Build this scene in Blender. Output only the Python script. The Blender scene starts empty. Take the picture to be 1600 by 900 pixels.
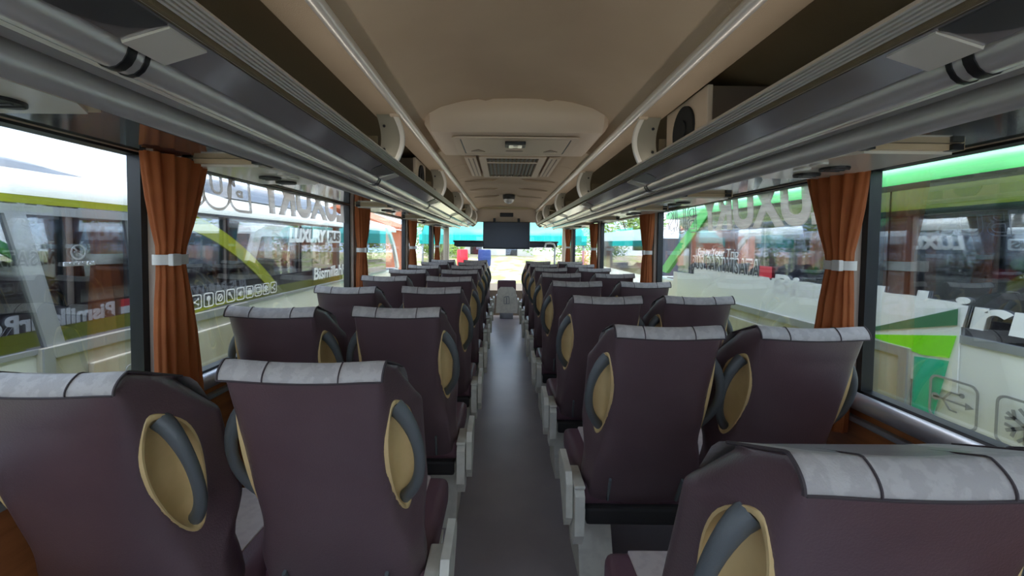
import bpy, bmesh, math, random
from mathutils import Vector, Matrix
random.seed(7)
S = bpy.context.scene
COL = S.collection
R = math.radians
PI = math.pi

# ------------------------------------------------------------------ camera
CX, CZ = -0.062, 1.35
cd = bpy.data.cameras.new('camera')
cam = bpy.data.objects.new('camera', cd)
COL.objects.link(cam)
cd.sensor_width = 36.0
cd.lens = 36.0 * 650 / 1600
cd.clip_start = 0.02
cd.shift_x = 15 / 1600
cd.shift_y = -45 / 1600
cam.location = (CX, 0, CZ)
cam.matrix_world = Matrix.Translation((CX, 0, CZ)) @ Matrix.Rotation(R(90 - 2.2), 4, 'X') @ Matrix.Rotation(R(0.65), 4, 'Z')
S.camera = cam

# ------------------------------------------------------------------ world, sun, exposure
W = bpy.data.worlds.new('sky'); S.world = W
W.use_nodes = True
nt = W.node_tree; nt.nodes.clear()
tc = nt.nodes.new('ShaderNodeTexCoord')
mp = nt.nodes.new('ShaderNodeMapping'); mp.inputs['Scale'].default_value = (1.2, 1.2, 3.0)
nz = nt.nodes.new('ShaderNodeTexNoise'); nz.inputs['Scale'].default_value = 2.2; nz.inputs['Detail'].default_value = 6
rp = nt.nodes.new('ShaderNodeValToRGB')
rp.color_ramp.elements[0].position = 0.40; rp.color_ramp.elements[0].color = (0.46, 0.64, 0.95, 1)
rp.color_ramp.elements[1].position = 0.66; rp.color_ramp.elements[1].color = (0.95, 0.97, 1.0, 1)
bg = nt.nodes.new('ShaderNodeBackground'); bg.inputs['Strength'].default_value = 1.15
wo = nt.nodes.new('ShaderNodeOutputWorld')
for a, b in ((tc.outputs['Generated'], mp.inputs[0]), (mp.outputs[0], nz.inputs['Vector']), (nz.outputs[0], rp.inputs[0]),
             (rp.outputs[0], bg.inputs[0]), (bg.outputs[0], wo.inputs[0])):
    nt.links.new(a, b)
sd = bpy.data.lights.new('sun', 'SUN'); sd.energy = 1.7; sd.angle = R(14); sd.color = (1.0, 0.96, 0.88)
sun = bpy.data.objects.new('sun', sd); COL.objects.link(sun)
sun.location = (0, 6, 30); sun.rotation_euler = (R(-24), R(6), 0)
S.view_settings.view_transform = 'Standard'
S.view_settings.look = 'None'
S.view_settings.gamma = 1
S.view_settings.use_curve_mapping = False
S.view_settings.exposure = 1.78
CEILING_FILL = 1.2  # energy of the fill lights added for the ceiling
S.cycles.use_denoising = True
S.cycles.max_bounces = 16
S.cycles.diffuse_bounces = 7
S.cycles.transparent_max_bounces = 24

# ------------------------------------------------------------------ materials
MATS = {}
def mat(name, col, rough=0.5, metal=0.0, noise=None, bump=None, coat=0.0, coat_r=.08, spec=None, emit=None, stretch=None):
    """noise=(scale, other colour, lo, hi); bump=(scale, strength)"""
    m = bpy.data.materials.new(name); m.use_nodes = True
    t = m.node_tree; b = t.nodes['Principled BSDF']
    b.inputs['Base Color'].default_value = (*col, 1); b.inputs['Roughness'].default_value = rough
    b.inputs['Metallic'].default_value = metal
    if coat: b.inputs['Coat Weight'].default_value = coat; b.inputs['Coat Roughness'].default_value = coat_r
    if spec is not None: b.inputs['Specular IOR Level'].default_value = spec
    if emit: b.inputs['Emission Color'].default_value = (*emit[0], 1); b.inputs['Emission Strength'].default_value = emit[1]
    tcn = t.nodes.new('ShaderNodeTexCoord'); src = tcn.outputs['Object']
    if stretch:
        mpn = t.nodes.new('ShaderNodeMapping'); mpn.inputs['Scale'].default_value = stretch
        t.links.new(src, mpn.inputs[0]); src = mpn.outputs[0]
    if noise:
        n = t.nodes.new('ShaderNodeTexNoise'); n.inputs['Scale'].default_value = noise[0]; n.inputs['Detail'].default_value = 5
        r = t.nodes.new('ShaderNodeValToRGB')
        r.color_ramp.elements[0].position = noise[2]; r.color_ramp.elements[0].color = (*col, 1)
        r.color_ramp.elements[1].position = noise[3]; r.color_ramp.elements[1].color = (*noise[1], 1)
        t.links.new(src, n.inputs['Vector']); t.links.new(n.outputs[0], r.inputs[0]); t.links.new(r.outputs[0], b.inputs['Base Color'])
    if bump:
        n2 = t.nodes.new('ShaderNodeTexNoise'); n2.inputs['Scale'].default_value = bump[0]; n2.inputs['Detail'].default_value = 3
        bp = t.nodes.new('ShaderNodeBump'); bp.inputs['Strength'].default_value = bump[1]; bp.inputs['Distance'].default_value = 0.004
        t.links.new(src, n2.inputs['Vector']); t.links.new(n2.outputs[0], bp.inputs['Height']); t.links.new(bp.outputs[0], b.inputs['Normal'])
    MATS[name] = m
    return m

mat('leather', (0.100, 0.058, 0.067), 0.36, noise=(5, (0.120, 0.073, 0.082), .35, .7), bump=(260, .22), spec=0.8, coat=.35, coat_r=.34)
mat('leather_cushion', (0.15, 0.075, 0.095), 0.42, bump=(240, .2), spec=0.6)
mat('grey_fabric', (0.43, 0.40, 0.39), 0.5, noise=(48, (0.50, 0.47, 0.455), .48, .56), bump=(300, .2))
mat('pink_fabric', (0.66, 0.57, 0.54), 0.8, noise=(40, (0.60, 0.51, 0.49), .45, .6), bump=(300, .25))
mat('cream', (0.74, 0.54, 0.26), 0.42, noise=(14, (0.68, 0.49, 0.23), .4, .6))
mat('slate_plastic', (0.105, 0.116, 0.12), 0.42, bump=(400, .1))
mat('strap', (0.12, 0.14, 0.145), 0.5)
mat('offwhite_plastic', (0.70, 0.68, 0.59), 0.5, noise=(18, (0.62, 0.60, 0.52), .45, .6))
mat('dark_under', (0.02, 0.018, 0.018), 0.7)
mat('seam', (0.06, 0.045, 0.05), 0.7)
mat('rack_silver', (0.80, 0.79, 0.78), 0.26, metal=0.55)
mat('rack_lip', (0.86, 0.84, 0.79), 0.34, metal=0.3)
mat('rack_panel', (0.50, 0.49, 0.50), 0.14, metal=0.55)
mat('rack_dark', (0.09, 0.095, 0.10), 0.3, metal=0.3)
mat('gloss_panel', (0.10, 0.11, 0.11), 0.05, metal=0.0, coat=1.0, spec=1.0)
mat('chrome', (0.72, 0.70, 0.66), 0.22, metal=1.0)
mat('rail_metal', (0.86, 0.84, 0.80), 0.3, metal=.4)
mat('cable', (0.03, 0.03, 0.032), 0.5)
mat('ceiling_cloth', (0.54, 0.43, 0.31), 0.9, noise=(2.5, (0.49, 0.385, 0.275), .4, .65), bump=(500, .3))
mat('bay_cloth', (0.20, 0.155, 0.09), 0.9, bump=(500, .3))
mat('beige_plastic', (0.64, 0.53, 0.41), 0.5)
mat('beige_dark', (0.30, 0.23, 0.17), 0.5)
mat('psu_rim', (0.66, 0.51, 0.33), 0.4)
mat('psu_body', (0.80, 0.77, 0.70), 0.25, coat=0.5)
mat('cabinet_brown', (0.13, 0.095, 0.065), 0.7)
mat('hoop_grey', (0.30, 0.28, 0.22), 0.6)
mat('black_plastic', (0.012, 0.012, 0.014), 0.4)
mat('black_cloth', (0.010, 0.012, 0.013), 0.9)
mat('screen', (0.012, 0.013, 0.018), 0.25)
mat('lens_white', (0.80, 0.80, 0.76), 0.25)
mat('clear_dome', (0.75, 0.76, 0.76), 0.1, coat=1.0)
mat('vinyl', (0.31, 0.275, 0.29), 0.34, noise=(3, (0.36, 0.32, 0.33), .35, .65), bump=(90, .06))
mat('wood', (0.48, 0.18, 0.065), 0.35, noise=(9, (0.33, 0.115, 0.042), .35, .7), stretch=(1, .35, 4))
mat('sill_grey', (0.46, 0.46, 0.50), 0.3, metal=0.4)
mat('pillar', (0.46, 0.37, 0.30), 0.7)
mat('gasket', (0.008, 0.010, 0.012), 0.35)
mat('sticker', (0.40, 0.365, 0.33), 0.8)
mat('white_ink', (0.85, 0.86, 0.87), 0.5)
mat('dark_ink', (0.05, 0.055, 0.06), 0.5)
mat('grey_ink', (0.26, 0.27, 0.28), 0.5)
mat('red_ink', (0.75, 0.03, 0.06), 0.5)
mat('orange_ink', (0.85, 0.22, 0.04), 0.5)
mat('bus_white', (0.84, 0.86, 0.84), 0.25, coat=.4)
mat('bus_lime', (0.27, 0.30, 0.015), 0.22, coat=.5)
mat('bus_green', (0.10, 0.72, 0.16), 0.3, coat=.4)
mat('bright_green', (0.22, 0.80, 0.01), 0.35)
mat('deep_green', (0.05, 0.19, 0.09), 0.4)
mat('teal_paint', (0.0, 0.46, 0.27), 0.4)
mat('bus_black', (0.012, 0.014, 0.02), 0.12, coat=.6)
mat('bus_grey', (0.33, 0.35, 0.38), 0.3, metal=.3)
mat('reflection_metal', (0.50, 0.49, 0.44), 0.3, metal=.25, noise=(3, (.42, .40, .35), .4, .6), stretch=(1, 4, .5))
mat('pod', (0.055, 0.065, 0.085), 0.3)
mat('blue_seat', (0.02, 0.05, 0.22), 0.6)
mat('dark_seat', (0.025, 0.027, 0.04), 0.5)
mat('rubber', (0.015, 0.015, 0.015), 0.8)
mat('tarp', (0.0, 0.50, 0.44), 0.55, bump=(3, .6))
mat('brick_red', (0.60, 0.20, 0.11), 0.8)
mat('plaster', (0.72, 0.70, 0.66), 0.8)
mat('bark', (0.12, 0.08, 0.05), 0.9)
mat('leaf', (0.13, 0.26, 0.03), 0.6, noise=(1.5, (0.24, 0.36, 0.05), .35, .65))
mat('leaf_light', (0.30, 0.44, 0.06), 0.6, noise=(1.5, (0.18, 0.34, 0.04), .35, .65))
mat('earth', (0.50, 0.42, 0.31), 0.95, noise=(0.35, (0.26, 0.34, 0.08), .52, .62))
mat('earth_bank', (0.56, 0.45, 0.32), 0.95, noise=(1.5, (0.36, 0.42, 0.12), .45, .6))

def curtain_mat():
    m = mat('curtain', (0.52, 0.165, 0.05), 0.85, noise=(7, (0.43, 0.125, 0.038), .4, .65), bump=(350, .3))
    t = m.node_tree; b = t.nodes['Principled BSDF']; out = t.nodes['Material Output']
    tr = t.nodes.new('ShaderNodeBsdfTranslucent'); tr.inputs[0].default_value = (0.55, 0.15, 0.045, 1)
    mx = t.nodes.new('ShaderNodeMixShader'); mx.inputs[0].default_value = 0.3
    t.links.new(b.outputs[0], mx.inputs[1]); t.links.new(tr.outputs[0], mx.inputs[2]); t.links.new(mx.outputs[0], out.inputs[0])
curtain_mat()

def translucent(name, col, fac):
    m = MATS[name]; t = m.node_tree; b = t.nodes['Principled BSDF']; out = t.nodes['Material Output']
    tr = t.nodes.new('ShaderNodeBsdfTranslucent'); tr.inputs[0].default_value = (*col, 1)
    mx = t.nodes.new('ShaderNodeMixShader'); mx.inputs[0].default_value = fac
    t.links.new(b.outputs[0], mx.inputs[1]); t.links.new(tr.outputs[0], mx.inputs[2]); t.links.new(mx.outputs[0], out.inputs[0])
translucent('sticker', (.80, .74, .68), .85)

def glass_mat(name, tint, refl, gcol=(1, 1, 1)):
    m = bpy.data.materials.new(name); m.use_nodes = True
    t = m.node_tree; t.nodes.clear()
    tr = t.nodes.new('ShaderNodeBsdfTransparent'); tr.inputs[0].default_value = (*tint, 1)
    gl = t.nodes.new('ShaderNodeBsdfGlossy'); gl.inputs['Roughness'].default_value = 0.0; gl.inputs[0].default_value = (*gcol, 1)
    lw = t.nodes.new('ShaderNodeLayerWeight'); lw.inputs[0].default_value = 0.35
    mr = t.nodes.new('ShaderNodeMapRange'); mr.inputs[3].default_value = refl; mr.inputs[4].default_value = min(1, refl + .35)
    mx = t.nodes.new('ShaderNodeMixShader'); out = t.nodes.new('ShaderNodeOutputMaterial')
    t.links.new(lw.outputs['Fresnel'], mr.inputs[0]); t.links.new(mr.outputs[0], mx.inputs[0])
    t.links.new(tr.outputs[0], mx.inputs[1]); t.links.new(gl.outputs[0], mx.inputs[2]); t.links.new(mx.outputs[0], out.inputs[0])
    MATS[name] = m
glass_mat('glass', (0.95, 0.97, 0.97), 0.03)
glass_mat('bus_glass', (0.40, 0.43, 0.46), 0.30, (.9, .93, 1))

# ------------------------------------------------------------------ helpers
def root_off(p):
    v = Vector((0, 0, 0))
    while p is not None:
        v += p.location; p = p.parent
    return v

class MB:
    """collects shapes into one bmesh"""
    def __init__(s): s.bm = bmesh.new()
    def box(s, x0, x1, y0, y1, z0, z1, bev=0.0, seg=2, mtx=None):
        b = bmesh.new()
        bmesh.ops.create_cube(b, size=1.0)
        for v in b.verts:
            v.co = Vector(((x0 + x1) / 2 + v.co.x * (x1 - x0), (y0 + y1) / 2 + v.co.y * (y1 - y0), (z0 + z1) / 2 + v.co.z * (z1 - z0)))
        if bev: bmesh.ops.bevel(b, geom=b.edges[:], offset=bev, segments=seg, affect='EDGES', profile=.6)
        if mtx is not None: bmesh.ops.transform(b, matrix=mtx, verts=b.verts)
        return s.add(b)
    def add(s, b):
        me = bpy.data.meshes.new('tmp'); b.to_mesh(me); b.free(); s.bm.from_mesh(me); bpy.data.meshes.remove(me)
        return s
    def tube(s, pts, r, n=10, caps=True, rb=None):
        """swept tube; r is a number or a list; rb a second radius"""
        pts = [Vector(p) for p in pts]; rings = []
        mean = [sum(abs((q - p)[i]) for p, q in zip(pts, pts[1:])) for i in range(3)]
        up0 = Vector([1.0 if i == mean.index(min(mean)) else 0.0 for i in range(3)])
        for i, p in enumerate(pts):
            d = (pts[min(i + 1, len(pts) - 1)] - pts[max(i - 1, 0)]).normalized()
            u = up0
            b = (u - d * u.dot(d)).normalized(); a = d.cross(b)
            ri = r[i] if isinstance(r, (list, tuple)) else r
            rj = ri if rb is None else (rb[i] if isinstance(rb, (list, tuple)) else rb)
            rings.append([s.bm.verts.new(p + a * ri * math.cos(2 * PI * k / n) + b * rj * math.sin(2 * PI * k / n)) for k in range(n)])
        for q, w in zip(rings, rings[1:]):
            for k in range(n):
                s.bm.faces.new((q[k], q[(k + 1) % n], w[(k + 1) % n], w[k]))
        if caps:
            s.bm.faces.new(rings[0][::-1]); s.bm.faces.new(rings[-1])
        return s
    def prism(s, poly, axis, a0, a1):
        """closed polygon extruded along axis. poly in the other two axes, in xyz order"""
        def P(q, t):
            return Vector((t, q[0], q[1])) if axis == 'x' else Vector((q[0], t, q[1])) if axis == 'y' else Vector((q[0], q[1], t))
        A = [s.bm.verts.new(P(q, a0)) for q in poly]; B = [s.bm.verts.new(P(q, a1)) for q in poly]
        n = len(poly)
        for k in range(n): s.bm.faces.new((A[k], A[(k + 1) % n], B[(k + 1) % n], B[k]))
        s.bm.faces.new(A[::-1]); s.bm.faces.new(B)
        return s
    def strip(s, prof, y0, y1, th=0.0, ny=1):
        """open profile (x,z) extruded along y, with thickness th along z"""
        if th:
            poly = list(prof) + [(x, z + th) for x, z in reversed(prof)]
            return s.prism(poly, 'y', y0, y1)
        rows = [[s.bm.verts.new((x, y0 + (y1 - y0) * j / ny, z)) for x, z in prof] for j in range(ny + 1)]
        for q, w in zip(rows, rows[1:]):
            for k in range(len(prof) - 1): s.bm.faces.new((q[k], q[k + 1], w[k + 1], w[k]))
        return s
    def disc(s, c, axis, r, th, n=24, r2=None, bev=0):
        r2 = r if r2 is None else r2
        ax = {'x': 0, 'y': 1, 'z': 2}[axis]; o = [i for i in range(3) if i != ax]
        A = []; B = []
        for k in range(n):
            p = [0, 0, 0]; p[ax] = c[ax] - th / 2; p[o[0]] = c[o[0]] + r * math.cos(2 * PI * k / n); p[o[1]] = c[o[1]] + r2 * math.sin(2 * PI * k / n)
            A.append(s.bm.verts.new(p)); p = list(p); p[ax] += th; B.append(s.bm.verts.new(p))
        for k in range(n): s.bm.faces.new((A[k], A[(k + 1) % n], B[(k + 1) % n], B[k]))
        s.bm.faces.new(A[::-1]); s.bm.faces.new(B)
        return s
    def build(s, name, m, parent=None, smooth=False, auto=None):
        bmesh.ops.recalc_face_normals(s.bm, faces=s.bm.faces[:])
        off = root_off(parent)
        for v in s.bm.verts: v.co -= off
        me = bpy.data.meshes.new(name); s.bm.to_mesh(me); s.bm.free()
        me.materials.append(MATS[m])
        if smooth:
            for p in me.polygons: p.use_smooth = True
            me.set_sharp_from_angle(angle=R(auto or 40))
        o = bpy.data.objects.new(name, me); COL.objects.link(o); o.parent = parent
        return o

def thing(name, label, cat, loc=(0, 0, 0), group=None):
    o = bpy.data.objects.new(name, None); COL.objects.link(o); o.empty_display_size = .05
    o.location = loc; o['label'] = label; o['category'] = cat
    if group: o['group'] = group
    return o
def tag(o, label, cat, group=None):
    o['label'] = label; o['category'] = cat
    if group: o['group'] = group
    return o
def struct(o, label=None, cat=None):
    o['kind'] = 'structure'
    if label: o['label'] = label
    if cat: o['category'] = cat
    return o
def frame(name, parent=None, loc=(0, 0, 0), label=None, cat=None):
    o = bpy.data.objects.new(name, None); COL.objects.link(o); o.parent = parent; o.location = loc; o.empty_display_size = .05
    if parent is None: struct(o, label, cat)
    return o
def copy_tree(o, parent=None):
    c = o.copy(); COL.objects.link(c); c.parent = parent
    for ch in list(o.children): copy_tree(ch, c)
    return c

def text(name, s, m, parent, origin, xdir, up, height, width=None, depth=0.002, outline=0, bold=0.0, shear=0.0, space=1.0):
    """lettering as a mesh; origin is the lower left of the word as read; height is capital height"""
    cu = bpy.data.curves.new('tmp', 'FONT'); cu.body = s; cu.size = height / 0.70; cu.shear = shear; cu.space_character = space
    cu.offset = bold
    if outline:
        cu.fill_mode = 'NONE'; cu.bevel_depth = outline; cu.bevel_resolution = 0
    else:
        cu.extrude = depth
    to = bpy.data.objects.new('tmp', cu); COL.objects.link(to)
    dg = bpy.context.evaluated_depsgraph_get()
    me = bpy.data.meshes.new_from_object(to.evaluated_get(dg)); me.name = name
    bpy.data.objects.remove(to); bpy.data.curves.remove(cu)
    xs = [v.co.x for v in me.vertices]; x0, x1 = min(xs), max(xs)
    sx = 1.0 if width is None else width / (x1 - x0)
    X = Vector(xdir).normalized(); U = Vector(up).normalized(); N = X.cross(U); off = root_off(parent); O = Vector(origin)
    for v in me.vertices:
        v.co = O + X * (v.co.x - x0) * sx + U * v.co.y + N * v.co.z - off
    me.materials.clear(); me.materials.append(MATS[m])
    o = bpy.data.objects.new(name, me); COL.objects.link(o); o.parent = parent
    return o

def rrect(cx, cy, w, h, r, n=5):
    pts = []
    for (sx, sy, a0) in ((1, 1, 0), (-1, 1, 90), (-1, -1, 180), (1, -1, 270)):
        for k in range(n + 1):
            a = R(a0 + 90 * k / n)
            pts.append((cx + sx * (w / 2 - r) + r * math.cos(a), cy + sy * (h / 2 - r) + r * math.sin(a)))
    return pts
def ring2d(mb, outer, inner, T, th):
    """flat ring between two outlines of equal count; T maps (u,v,w) to a point"""
    n = len(outer)
    O0 = [mb.bm.verts.new(T(*p, 0)) for p in outer]; O1 = [mb.bm.verts.new(T(*p, th)) for p in outer]
    I0 = [mb.bm.verts.new(T(*p, 0)) for p in inner]; I1 = [mb.bm.verts.new(T(*p, th)) for p in inner]
    for k in range(n):
        j = (k + 1) % n
        mb.bm.faces.new((O1[k], O1[j], I1[j], I1[k])); mb.bm.faces.new((O0[k], I0[k], I0[j], O0[j]))
        mb.bm.faces.new((O0[k], O0[j], O1[j], O1[k])); mb.bm.faces.new((I0[k], I1[k], I1[j], I0[j]))
def poly2d(mb, pts, T, th):
    A = [mb.bm.verts.new(T(*p, 0)) for p in pts]; B = [mb.bm.verts.new(T(*p, th)) for p in pts]; n = len(pts)
    for k in range(n): mb.bm.faces.new((A[k], A[(k + 1) % n], B[(k + 1) % n], B[k]))
    mb.bm.faces.new(A[::-1]); mb.bm.faces.new(B)

# ------------------------------------------------------------------ setting: bus shell
HW = 1.22                       # inner face of the glass
Y0, Y1 = -1.25, 8.4
ZW0, ZW1 = 0.845, 1.618
# floor
f = MB().box(-HW, HW, Y0, 7.75, -0.06, 0).build('floor', 'vinyl'); struct(f)
MB().box(-HW, HW, 7.75, Y1, -0.36, -0.30).build('front_step', 'vinyl', f)
# ceiling: vaulted near part, lower far part, luggage-bay lining
vault = [(-.50, 1.915), (-.45, 1.955), (-.36, 2.00), (-.26, 2.028), (-.185, 2.038), (-.15, 2.030), (-.115, 2.041), (0, 2.044),
         (.115, 2.041), (.15, 2.030), (.185, 2.038), (.26, 2.028), (.36, 2.00), (.45, 1.955), (.50, 1.915)]
c = MB().strip(vault, Y0, 2.80, th=.02).build('ceiling', 'ceiling_cloth', None, True, 60); struct(c)
m = MB()
low = [(-.50, 1.905), (-.42, 1.935), (-.30, 1.952), (0, 1.958), (.30, 1.952), (.42, 1.935), (.50, 1.905)]
y = 2.64
while y < 6.9:
    m.strip(low, y, min(y + .55, 6.95), th=.02); y += .555
m.build('far_lining', 'ceiling_cloth', c, True, 60)
m = MB()
for s in (-1, 1):
    m.strip([(s * .50, 1.905), (s * .615, 1.90), (s * .62, 1.945), (s * 1.12, 1.83), (s * 1.20, 1.70), (s * HW, 1.64)], Y0, 7.0, th=.012)
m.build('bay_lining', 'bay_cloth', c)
m = MB()
for s in (-1, 1): m.box(min(s * .505, s * .61), max(s * .505, s * .61), Y0, 6.98, 1.885, 1.897, .003)
m.build('edge_strip', 'ceiling_cloth', c)
# soft transverse ridges of the far lining
for yy in (3.95, 4.6, 5.3):
    for s in (-1, 1):
        MB().prism([(s * .10, 1.958), (s * .16, 1.935), (s * .40, 1.935), (s * .46, 1.93)], 'y', yy, yy + .03).build('ridge', 'ceiling_cloth', c)

# walls
def wall(side):
    s = -1 if side == 'left' else 1
    w = frame('wall_' + side)
    def B(x0, x1, *a, **k):
        return MB().box(min(s * x0, s * x1), max(s * x0, s * x1), *a, **k)
    B(HW - .02, HW, Y0, 7.9, 0, .80).build('wood_panel', 'wood', w)
    B(HW - .045, HW - .02, Y0, 7.9, .735, .755, bev=.006).build('grey_strip', 'bus_grey', w)
    m = MB(); m.tube([(s * (HW - .035), Y0, .812), (s * (HW - .035), 7.9, .812)], .030, 14); m.build('sill_rail', 'sill_grey', w, True)
    B(HW - .045, HW - .02, Y0, 7.9, 0, .10, bev=.004).build('heater_duct', 'bus_grey', w)
    B(HW - .015, HW + .04, Y0, Y1, ZW1 + .004, 2.0).build('upper_panel', 'beige_plastic', w)
    # the outside of the bus we sit in, seen back in the neighbours' glass
    B(HW + .005, HW + .05, Y0 - .3, Y1 + .1, -.75, .70).build('outer_skin', 'bus_lime', w)
    B(HW + .005, HW + .052, Y0 - .3, Y1 + .1, .70, .835).build('black_belt', 'bus_black', w)
    B(HW + .041, HW + .055, Y0 - .3, Y1 + .1, ZW1, 1.665).build('gutter', 'bus_black', w)
    MB().prism([(s * (HW + .042), 1.665), (s * (HW + .05), 1.665), (s * (HW + .05), 1.86), (s * (HW - .03), 2.04), (s * (HW - .22), 2.12), (s * (HW - .22), 2.10), (s * (HW - .04), 2.03)], 'y', Y0 - .3, Y1 + .1).build('roof_cove', 'bus_lime', w, True, 50)
    return w
WL = wall('left'); WR = wall('right')
MB().box(-1.02, 1.02, Y0 - .3, Y1 + .1, 2.10, 2.13).build('roof_skin', 'bus_lime', c)
# lettering on our own left side (seen mirrored in the neighbour's panes)
text('lettering', 'BismillahirRohman', 'white_ink', WL, (-HW - .056, 3.49, .708), (0, -1, 0), (0, 0, 1), .115, 1.25, bold=.006)
xx = -HW - .056
MB().box(xx, xx + .004, 3.55, 3.78, .768, .83).build('flag_stripe', 'red_ink', WL)
MB().box(xx, xx + .004, 3.55, 3.78, .706, .768).build('flag_stripe', 'white_ink', WL)
text('lettering', 'BUS PARIWISATA', 'white_ink', WL, (-HW - .056, 5.3, .74), (0, -1, 0), (0, 0, 1), .12, 1.4, outline=.003, shear=.2)
text('lettering', 'Bismillahirrohman', 'white_ink', WR, (HW + .056, 1.0, .708), (0, 1, 0), (0, 0, 1), .11, 1.5, bold=.006)

# pillars and windows
PL = [1.32, 3.11, 4.89, 6.70]; PR = [1.449, 3.40, 5.38, 7.50]
PW = .135
tn = 0; wn = 0
WIN = {}
for s, P in ((-1, PL), (1, PR)):
    for i, y in enumerate(P):
        tn += 1
        t = MB().box(min(s * (HW - .035), s * (HW + .012)), max(s * (HW - .035), s * (HW + .012)), y + .025, y + PW - .012, .80, ZW1 + .01, .006).build('trim_%d' % tn, 'pillar'); struct(t)
    edges = [Y0] + P + [Y1 - .05]
    for i in range(len(edges) - 1):
        a = edges[i] + (PW - .02 if i else 0); b = edges[i + 1] + (.005 if i < len(edges) - 2 else 0)
        wn += 1
        w = frame('window_%d' % wn); WIN[(s, i)] = w
        MB().box(min(s * (HW + .012), s * (HW + .018)), max(s * (HW + .012), s * (HW + .018)), a - .02, b + .02, ZW0 - .02, ZW1 + .01).build('glass_pane', 'glass', w)
        g = MB()
        x0, x1 = sorted((s * (HW - .012), s * (HW + .03)))
        g.box(x0, x1, a - .03, b + .03, ZW0 - .035, ZW0); g.box(x0, x1, a - .03, b + .03, ZW1 - .004, ZW1 + .012)
        g.box(x0, x1, a - .02, a + .012, ZW0, ZW1); g.box(x0, x1, b - .004, b + .022, ZW0, ZW1)
        g.build('gasket', 'gasket', w)
# stickers on the panes (read from outside, mirrored from here)
wl = WIN[(-1, 1)]
text('sticker_word', 'LUXURY', 'sticker', wl, (-HW - .022, 3.10, 1.50), (0, -1, 0), (0, 0, 1), .20, 1.10, bold=.012, shear=.15)
text('sticker_word', 'BUS', 'sticker', wl, (-HW - .022, 1.96, 1.50), (0, -1, 0), (0, 0, 1), .20, .46, outline=.006, shear=.15, bold=.02)
wr = WIN[(1, 1)]
text('sticker_word', 'LUXURY', 'sticker', wr, (HW + .022, 1.62, 1.455), (0, 1, 0), (0, 0, 1), .22, 1.14, bold=.012, shear=.15)
text('sticker_word', 'BUS', 'grey_ink', wr, (HW + .022, 2.80, 1.44), (0, 1, 0), (0, 0, 1), .19, .5, outline=.003, shear=.15)
# no smoking sticker on the nearest left pane
w1 = WIN[(-1, 0)]
T = lambda u, v, w: Vector((-HW - .019 - w, 1.155 - u, 1.312 + v))
m = MB(); circ = lambda r, n=24: [(r * math.cos(2 * PI * k / n), r * math.sin(2 * PI * k / n)) for k in range(n)]
ring2d(m, circ(.0215), circ(.0175), T, .001)
poly2d(m, [(-.012, .003), (.012, .003), (.012, -.002), (-.012, -.002)], T, .001)
poly2d(m, [(-.013, -.010), (-.010, -.013), (.013, .010), (.010, .013)], T, .0012)
m.build('no_smoking_sign', 'white_ink', w1)
text('sticker_word', 'NO SMOKING', 'white_ink', w1, (-HW - .02, 1.20, 1.275), (0, -1, 0), (0, 0, 1), .010, .085, bold=.001)

# rear: low wall under a wide rear window (behind the camera); front: windscreen
wb = frame('wall_back')
MB().box(-HW, HW, Y0 - .05, Y0, 0, .85).build('rear_panel', 'wood', wb)
MB().box(-HW, HW, Y0 - .05, Y0, 1.93, 2.1).build('rear_header', 'beige_plastic', wb)
rw = frame('window_%d' % (wn + 1)); MB().box(-HW, HW, Y0 - .04, Y0 - .03, .85, 1.93).build('glass_pane', 'glass', rw)
wf = frame('wall_front')
MB().box(-HW, HW, Y1, Y1 + .05, -.4, .42).build('front_panel', 'beige_dark', wf)
MB().box(-HW, HW, Y1, Y1 + .05, 1.80, 2.1).build('front_header', 'beige_plastic', wf)
for s in (-1, 1):
    MB().box(min(s * 1.14, s * 1.24), max(s * 1.14, s * 1.24), Y1 - .08, Y1 + .05, .42, 1.85, .02).build('corner_post', 'beige_plastic', wf)
ww = frame('window_%d' % (wn + 2)); MB().box(-1.14, 1.14, Y1 + .01, Y1 + .018, .42, 1.80).build('glass_pane', 'glass', ww)

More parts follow.
